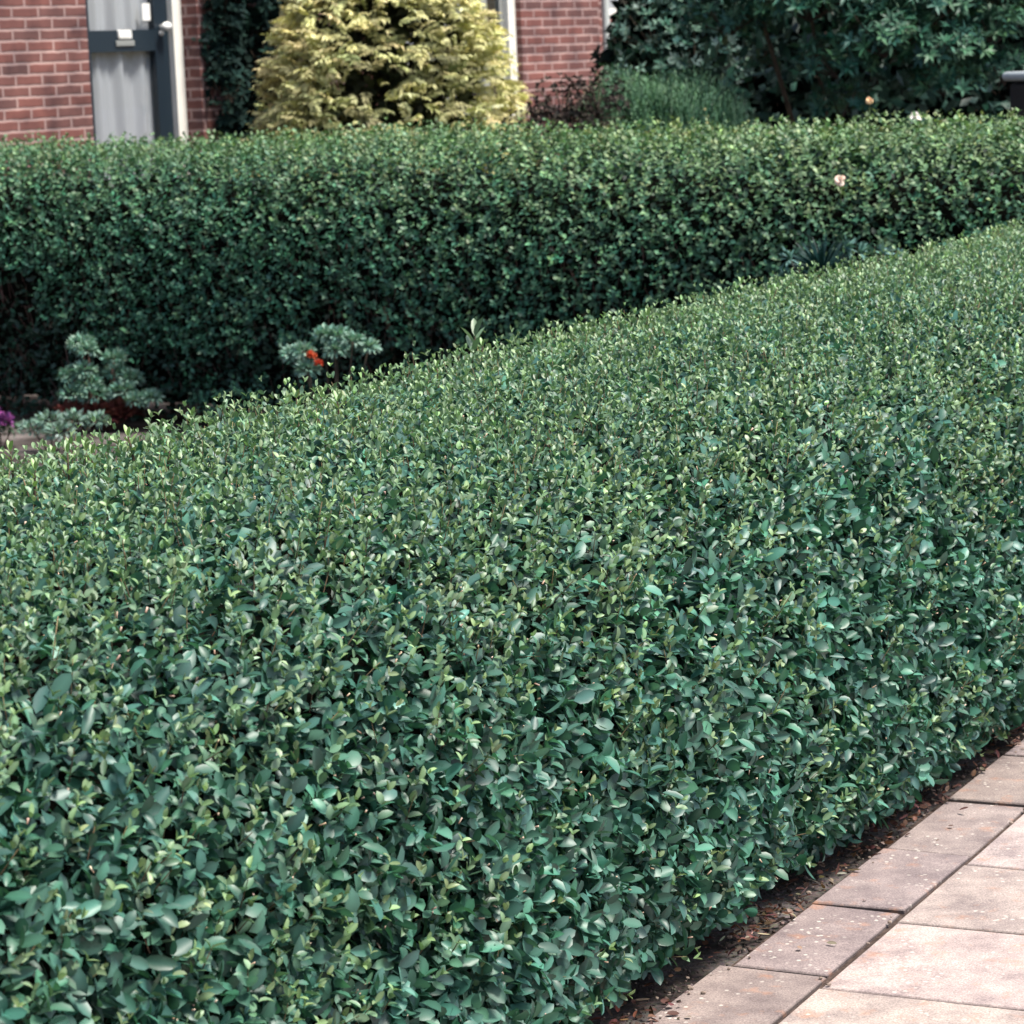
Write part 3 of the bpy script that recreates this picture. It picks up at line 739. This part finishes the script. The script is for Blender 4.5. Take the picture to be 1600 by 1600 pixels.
# rhododendron
rh = [((1.35 + .30 * math.cos(a) * s + 0.5, 15.2 + .3 * math.sin(a), z), (.30, .28, .22)) for a, s, z in ((0, 1, 1.9), (2, 1, 1.75))]
rc = []
for dx, dy, z, r in ((-.52, -.1, 1.95, .3), (-.25, -.35, 1.82, .28), (0, -.45, 1.84, .3), (.1, -.5, 1.62, .26), (.3, -.4, 1.75, .3), (.38, -.45, 1.55, .25), (.52, -.3, 1.85, .3), (.7, -.2, 1.66, .27), (.85, -.1, 1.85, .3), (1.1, 0, 1.8, .3),
                     (-.3, 0, 2.1, .4), (.1, -.1, 2.2, .42), (.5, -.1, 2.2, .42), (.9, .1, 2.2, .4), (.2, .1, 2.5, .5), (.6, .1, 2.5, .5), (-.12, -.42, 1.5, .2), (.42, -.4, 1.38, .18), (-.1, -.3, 1.28, .16), (.75, -.2, 1.42, .18), (-.62, .0, 1.75, .22)):
    rc.append(((1.85 + dx, 15.3 + dy, z), (r, r * .9, r * .7)))
whorl_shrub('rhododendron', (1.95, 16.0, 0), 'large dark rhododendron with rosettes of glossy leaves at the upper right', 'shrub', rc, 190, .068, .021, (.016, .068, .048), (.075, .17, .085), 8, .25, -.25,
            inner=[((1.95, 15.75, 1.95), (.9, .4, .6)), ((1.9, 16.2, 1.3), (.9, .25, .5))], trunks=2)
# added evergreen mass, deep shade painted into its near black leaves
whorl_shrub('shade_filler_tree', (2.2, 17.4, 0), 'added evergreen with deep shade painted into its black green leaves behind the rhododendron', 'tree',
            [((2.15 + dx, 17.3 + dy, z), (.55, .4, .5)) for dx, dy, z in ((-1.0, .3, .7), (-1.0, .3, 1.5), (-.9, .3, 2.2), (-.7, 0, .7), (-.7, 0, 1.5), (-.6, .1, 2.3), (0, -.1, .7), (0, -.1, 1.5), (0, 0, 2.3), (.8, 0, .7), (.8, 0, 1.5), (.8, 0, 2.3), (1.5, .1, 1.1), (1.5, .1, 2.0), (.2, .1, 2.9))],
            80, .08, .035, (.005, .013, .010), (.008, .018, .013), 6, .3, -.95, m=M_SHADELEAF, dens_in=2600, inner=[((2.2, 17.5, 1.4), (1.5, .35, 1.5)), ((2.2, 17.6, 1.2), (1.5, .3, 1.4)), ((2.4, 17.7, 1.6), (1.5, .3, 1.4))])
# dark red berberis
whorl_shrub('barberry', (.34, 14.9, 0), 'low dark purple red barberry at the foot of the brick corner', 'shrub',
            [((.26 + dx, 14.75 + dy, z), (.17, .16, .15)) for dx, dy, z in ((-.1, 0, .9), (.05, -.05, 1.05), (.18, 0, 1.2), (.02, 0, 1.2), (.15, -.05, .95), (.25, .05, 1.36), (-.08, 0, 1.22), (.08, 0, 1.36))],
            520, .024, .013, (.022, .019, .016), (.05, .042, .034), 5, .2, -.6, m=M_SHADELEAF, inner=[((.26, 14.85, .75), (.25, .2, .6))])

# feathery green shrub (fine upright needles)
def build_heather():
    cx, cy = .82, 15.1
    root = thing('feathery_shrub', (cx, cy, 0), 'soft green feathery shrub with fine upright shoots just above the back hedge', 'shrub')
    n = 2300
    P, N = ellip(n, (cx, cy, 1.0), (.46, .3, .48), -.1); n = len(P)
    P = P + N * (vnoise(P, 8, 2) * .07 + rng.normal(0, .02, n))[:, None]
    ax = unit(N * .35 + UP * 1.0 + rng.normal(0, .16, (n, 3))); ln = rng.uniform(.10, .2, n)
    col = jit_col((.045, .13, .08), n, .25, .06); tip = jit_col((.13, .24, .135), n, .2, .06)
    arrs = []
    for k in range(9):
        u = k / 8; a = rng.uniform(0, 6.28, n); s1 = unit(np.cross(ax, rand_dirs(n)))
        A = unit(ax * .85 + s1 * .5); arrs.append((P + ax * ((u - .6) * ln)[:, None], A, s1, .04 * (1.1 - .5 * u) * np.ones(n), .006 * np.ones(n), col * (1 - u) + tip * u))
    arr = [np.concatenate([a[i] for a in arrs]) for i in range(6)]
    loc_parent(link('foliage', leaves('foliage', *arr, fold=.2, curl=.05, lo=True, mid=1.0), M_SOFT, root), root)
    ni = 900; Pi, Ni = ellip(ni, (cx, cy, .75), (.3, .25, .55))
    loc_parent(link('inner_foliage', leaves('inner_foliage', Pi, unit(Ni + UP), rand_dirs(ni), .1, .03, jit_col((.015, .04, .02), ni), .2, .1, lo=True), M_SOFT, root), root)
    for k in range(5):
        bm = bmesh.new(); add_tube(bm, [(cx + rng.normal(0, .05), cy + rng.normal(0, .05), -.04), (cx + rng.normal(0, .15), cy + rng.normal(0, .12), .8)], [.012, .006], 6)
        loc_parent(bm_obj('stem', bm, M_BARK, root, True), root)
build_heather()

# ------------------------------------------------------------------ garden plants between the hedges
def cluster_plant(name, base, label, cat, heads, col, tip, stem_col, LL=.034, m=M_SOFT, nleaf=110, flower=None):
    root = thing(name, base, label, cat)
    b = Vector(base)
    for (dx, dy, z, r) in heads:
        c = np.array([base[0] + dx, base[1] + dy, z])
        st = twig_mesh('stem', np.array([[b.x + dx * .25, b.y + dy * .25, -.03]]), c[None], .006, .004, np.array([stem_col]), np.array([stem_col]))
        s = loc_parent(link('stem', st, M_TWIG, root), root)
        P, N = ellip(nleaf, c, (r, r, r * .8), -.6); n = len(P)
        u = rng.random((n, 1)); cc = jit_col(col, n, .2) * (1 - u) + jit_col(tip, n, .15) * u
        me = leaves('leaf_head', P - N * (r * .45), unit(N + UP * .25 + rng.normal(0, .25, (n, 3))), unit(UP + rng.normal(0, .4, (n, 3))), LL * rng.uniform(.7, 1.2, n), LL * .42, cc, .3, .25, lo=True)
        loc_parent(link('leaf_head', me, m, root), root)
    if flower:
        for (dx, dy, z, r, fc) in flower:
            c = np.array([base[0] + dx, base[1] + dy, z]); n = 60
            N = ellip(n, (0, 0, 0), (1, 1, 1), -.4)[1]; N = N[:, :]; n = len(N)
            me = leaves('flower', c + N * (r * .2), unit(N + rng.normal(0, .2, (n, 3))), unit(UP + rng.normal(0, .5, (n, 3))), r * 1.0, r * .7, jit_col(fc, n, .15, .08), .3, -.1, lo=True)
            loc_parent(link('flower', me, M_PETAL, root), root)
    return root
BG1, BG2 = (.10, .23, .18), (.27, .39, .31)
cluster_plant('spurge_plant', (-1.91, 13.55, 0), 'blue green spurge with rounded leaf clusters stacked on reddish stems at left', 'plant',
              [(-.05, 0, .37, .085), (-.02, -.03, .345, .06), (.10, -.02, .30, .07), (.10, 0, .235, .075), (-.10, -.02, .23, .085), (-.02, -.05, .19, .085), (.17, -.02, .20, .08), (.13, -.06, .15, .08), (-.1, -.04, .145, .085), (0, -.07, .14, .09), (.27, -.1, .12, .06), (.2, -.1, .11, .06), (-.04, -.04, .25, .08)], BG1, BG2, (.10, .045, .035), nleaf=190,
              flower=[(dx, -.06, z, .07, (.10, .035, .028)) for dx, z in ((-.12, .05), (-.05, .04), (.02, .06), (.09, .04), (.15, .05), (.0, .02))])  # reddish brown dead leaves at the base, built through the flower list
cluster_plant('spurge_plant', (-.70, 11.55, 0), 'blue green spurge with one orange red flower peeping over the front hedge', 'plant',
              [(-.01, 0, .55, .045), (.04, 0, .545, .05), (.10, -.02, .52, .05), (.16, 0, .495, .04), (-.10, -.02, .49, .05), (-.145, 0, .475, .04), (.03, -.03, .49, .055), (-.08, -.03, .42, .06)], BG1, BG2, (.05, .04, .03), nleaf=170,
              flower=[(-.065, -.06, .475, .022, (.55, .12, .05)), (-.035, -.08, .445, .018, (.5, .08, .04))])
cluster_plant('grey_leaf_plant', (-2.02, 12.85, 0), 'low grey green mound of foliage at the lower left above the front hedge', 'plant',
              [(0, 0, .10, .09), (.1, 0, .10, .08), (-.08, 0, .07, .07), (.2, .02, .09, .07), (.05, -.08, .06, .09)], (.10, .19, .15), (.22, .31, .26), (.1, .08, .06), nleaf=140)
cluster_plant('purple_flower', (-2.28, 13.05, 0), 'small purple flowering plant at the left edge', 'flower',
              [(0, 0, .06, .06), (.05, .02, .05, .05)], (.05, .1, .07), (.1, .16, .1), (.08, .06, .05), nleaf=60,
              flower=[(-.02, -.02, .12, .045, (.2, .06, .2)), (.035, -.03, .09, .04, (.2, .06, .2)), (-.05, -.02, .07, .04, (.22, .06, .22))])

def build_tuft():
    bx_, by_ = 1.13, 10.35
    root = thing('spiky_plant', (bx_, by_, 0), 'dark spiky tuft of narrow leaves with grey side shoots before the back hedge', 'plant')
    trunk(root, (bx_, by_, -.04), (bx_, by_, .78), .022, .016, 'stem', 8)
    n = 340; d = rand_dirs(n * 2); d = d[d[:, 2] > -.35][:n]; n = len(d)
    me = leaves('leaf_tuft', np.array([bx_, by_, .80]) + d * .02, d, unit(UP + rng.normal(0, .4, (n, 3))), rng.uniform(.09, .14, n), .007, jit_col((.008, .035, .032), n, .3), .3, .1)
    loc_parent(link('leaf_tuft', me, M_DARKLEAF, root), root)
    for dx, z in ((-.115, .86), (-.13, .80), (.13, .87), (.21, .86), (.08, .89), (-.12, .75), (.27, .83)):
        c = np.array([bx_ + dx, by_ - .03, z]); nn = 26; dd = unit(rand_dirs(nn) * .8 + np.array([[np.sign(dx) * .6, -.2, .35]]))
        st = twig_mesh('side_stem', np.array([[bx_, by_, .6]]), c[None], .004, .003, np.array([[.05, .05, .04]]), np.array([[.06, .07, .06]]))
        loc_parent(link('side_stem', st, M_TWIG, root), root)
        me = leaves('side_leaves', np.repeat(c[None], nn, 0), dd, unit(UP + rng.normal(0, .4, (nn, 3))), rng.uniform(.03, .06, nn), .012, jit_col((.09, .18, .16), nn, .25), .3, .15)
        loc_parent(link('side_leaves', me, M_SOFT, root), root)
build_tuft()

# rose blooms showing on the back hedge
def rose(p, r, col, label, stem_to):
    root = thing('rose_bloom', p, label, 'flower', 0)
    c = np.array(p); n = 26; d = rand_dirs(n); d[:, 2] = np.abs(d[:, 2]) * .8; d = unit(d)
    me = leaves('petals', c + d * r * .25, unit(np.cross(d, rand_dirs(n)) + d * .5), d, r * 1.5, r * 1.6, jit_col(col, n, .08, .04), -.5, .45)
    loc_parent(link('petals', me, M_PETAL, root), root)
    st = twig_mesh('stem', np.array([stem_to], float), c[None] - UP * r * .3, .003, .0025, np.array([[.05, .09, .03]]), np.array([[.08, .12, .05]]))
    loc_parent(link('stem', st, M_TWIG, root), root)
    nn = 5; pp = np.array(stem_to)[None] * .4 + c[None] * .6 + rng.normal(0, .006, (nn, 3))
    me = leaves('leaf', pp, unit(rand_dirs(nn) + UP * .4), np.repeat(UP, nn, 0) + rng.normal(0, .3, (nn, 3)), .035, .02, jit_col((.16, .22, .1), nn), .3, .2)
    loc_parent(link('leaf', me, M_HEDGE, root), root)
rose((1.455, 11.5, 1.378), .011, (.85, .6, .36), 'small peach rose bud standing tallest above the back hedge', (1.46, 11.55, 1.22))
rose((1.655, 11.65, 1.300), .017, (.9, .82, .76), 'white rose bloom resting on the right part of the back hedge top', (1.66, 11.66, 1.2))
rose((1.275, 10.98, 1.098), .015, (.85, .66, .55), 'pale pink rose bloom on the face of the back hedge', (1.30, 11.2, 1.0))

# bin behind the hedge at the right
bin_ = thing('garden_bin', (2.70, 13.2, 0), 'dark bin with a pale rounded lid rim at the right edge behind the hedge', 'bin', R(10))
bm = bmesh.new(); add_box(bm, -.32, .32, -.3, .3, .06, 1.40, .03, 3); o = bm_obj('body', bm, M_BIN, bin_)
bm = bmesh.new(); add_box(bm, -.345, .345, -.325, .325, 1.403, 1.445, .02, 4); bm_obj('lid', bm, M_BINLID, bin_)
for s in (-1, 1):
    bm = bmesh.new(); add_tube(bm, [(s * .25, .335, .07), (s * .25 + s * .05, .335, .07)], [.1, .1], 18); bm_obj('wheel', bm, M_BIN, bin_)

# ------------------------------------------------------------------ leaf litter and fallen bits beside the slabs
def build_litter():
    n = 4200
    a = -np.abs(rng.normal(0, .10, n)) + .012; b = rng.uniform(-2.2, 6.5, n)
    keep = vnoise(np.stack([a, b, b * 0], 1), 6, 3) + rng.normal(0, .5, n) > -.1; a, b = a[keep], b[keep]; n = len(a)
    P = O + NN * a[:, None] + D * b[:, None]; P[:, 2] = .004 + rng.random(n) * .012
    az = rng.uniform(0, 6.28, n); A = np.stack([np.cos(az), np.sin(az), rng.normal(0, .25, n)], 1)
    sp = rng.random(n) < .035; P[sp] += NN * rng.uniform(.02, .25, sp.sum())[:, None]; P[sp, 2] = .004
    col = np.where(rng.random((n, 1)) < .82, jit_col((.085, .04, .03), n, .45, .12), jit_col((.22, .17, .13), n, .3, .1))
    me = leaves('leaf_litter', P, A, UP + rng.normal(0, .35, (n, 3)), rng.uniform(.008, .028, n), rng.uniform(.005, .013, n), col, rng.uniform(0, .6, n), rng.normal(0, .25, n))
    tag(link('leaf_litter', me, M_SOFT), kind='stuff', label='brown fallen leaves on the soil between hedge and slabs')
    nc = 3000; a = -np.abs(rng.normal(0, .14, nc)) + .004; b = rng.uniform(-2.2, 6.5, nc)
    P = O + NN * a[:, None] + D * b[:, None]; P[:, 2] = -.006 + rng.random(nc) * .006; d = rand_dirs(nc); r_ = rng.uniform(.0015, .006, nc) * (.3 + rng.random(nc))
    q1 = unit(np.cross(d, rand_dirs(nc))); q2 = np.cross(d, q1)
    V = np.stack([P + v * r_[:, None] * rng.uniform(.7, 1.3, (nc, 1)) for v in (d, -d, q1, -q1, q2, -q2)], 1).reshape(-1, 3)
    o_ = (np.arange(nc) * 6)[:, None]
    F = np.concatenate([o_ + np.array([t_]) for t_ in ([0, 2, 4], [0, 4, 3], [0, 3, 5], [0, 5, 2], [1, 4, 2], [1, 3, 4], [1, 5, 3], [1, 2, 5])])
    tag(link('soil_crumbs', np_mesh('soil_crumbs', V, [F], np.repeat(jit_col((.075, .055, .047), nc, .5, .06), 6, 0)), M_TWIG), kind='stuff', label='loose dark soil crumbs under the hedge edge')
    # small gravel bits
    bm = bmesh.new()
    for i in range(300):
        a = rng.uniform(-.13, .03) if rng.random() < .8 else .1907 + rng.normal(0, .01); b = rng.uniform(-2, 6)
        p = tilepos(a, b, .003); r = rng.uniform(.002, .006)
        bmesh.ops.create_icosphere(bm, subdivisions=1, radius=r, matrix=Matrix.Translation(p) @ Matrix.Diagonal((rng.uniform(.7, 1.4), rng.uniform(.7, 1.3), .7, 1)))
    tag(bm_obj('gravel', bm, plain('pebble', (.22, .17, .14), .9, .2, noise=.4, scale=120)), kind='stuff', label='small pale gravel bits along the slab edge')
build_litter()
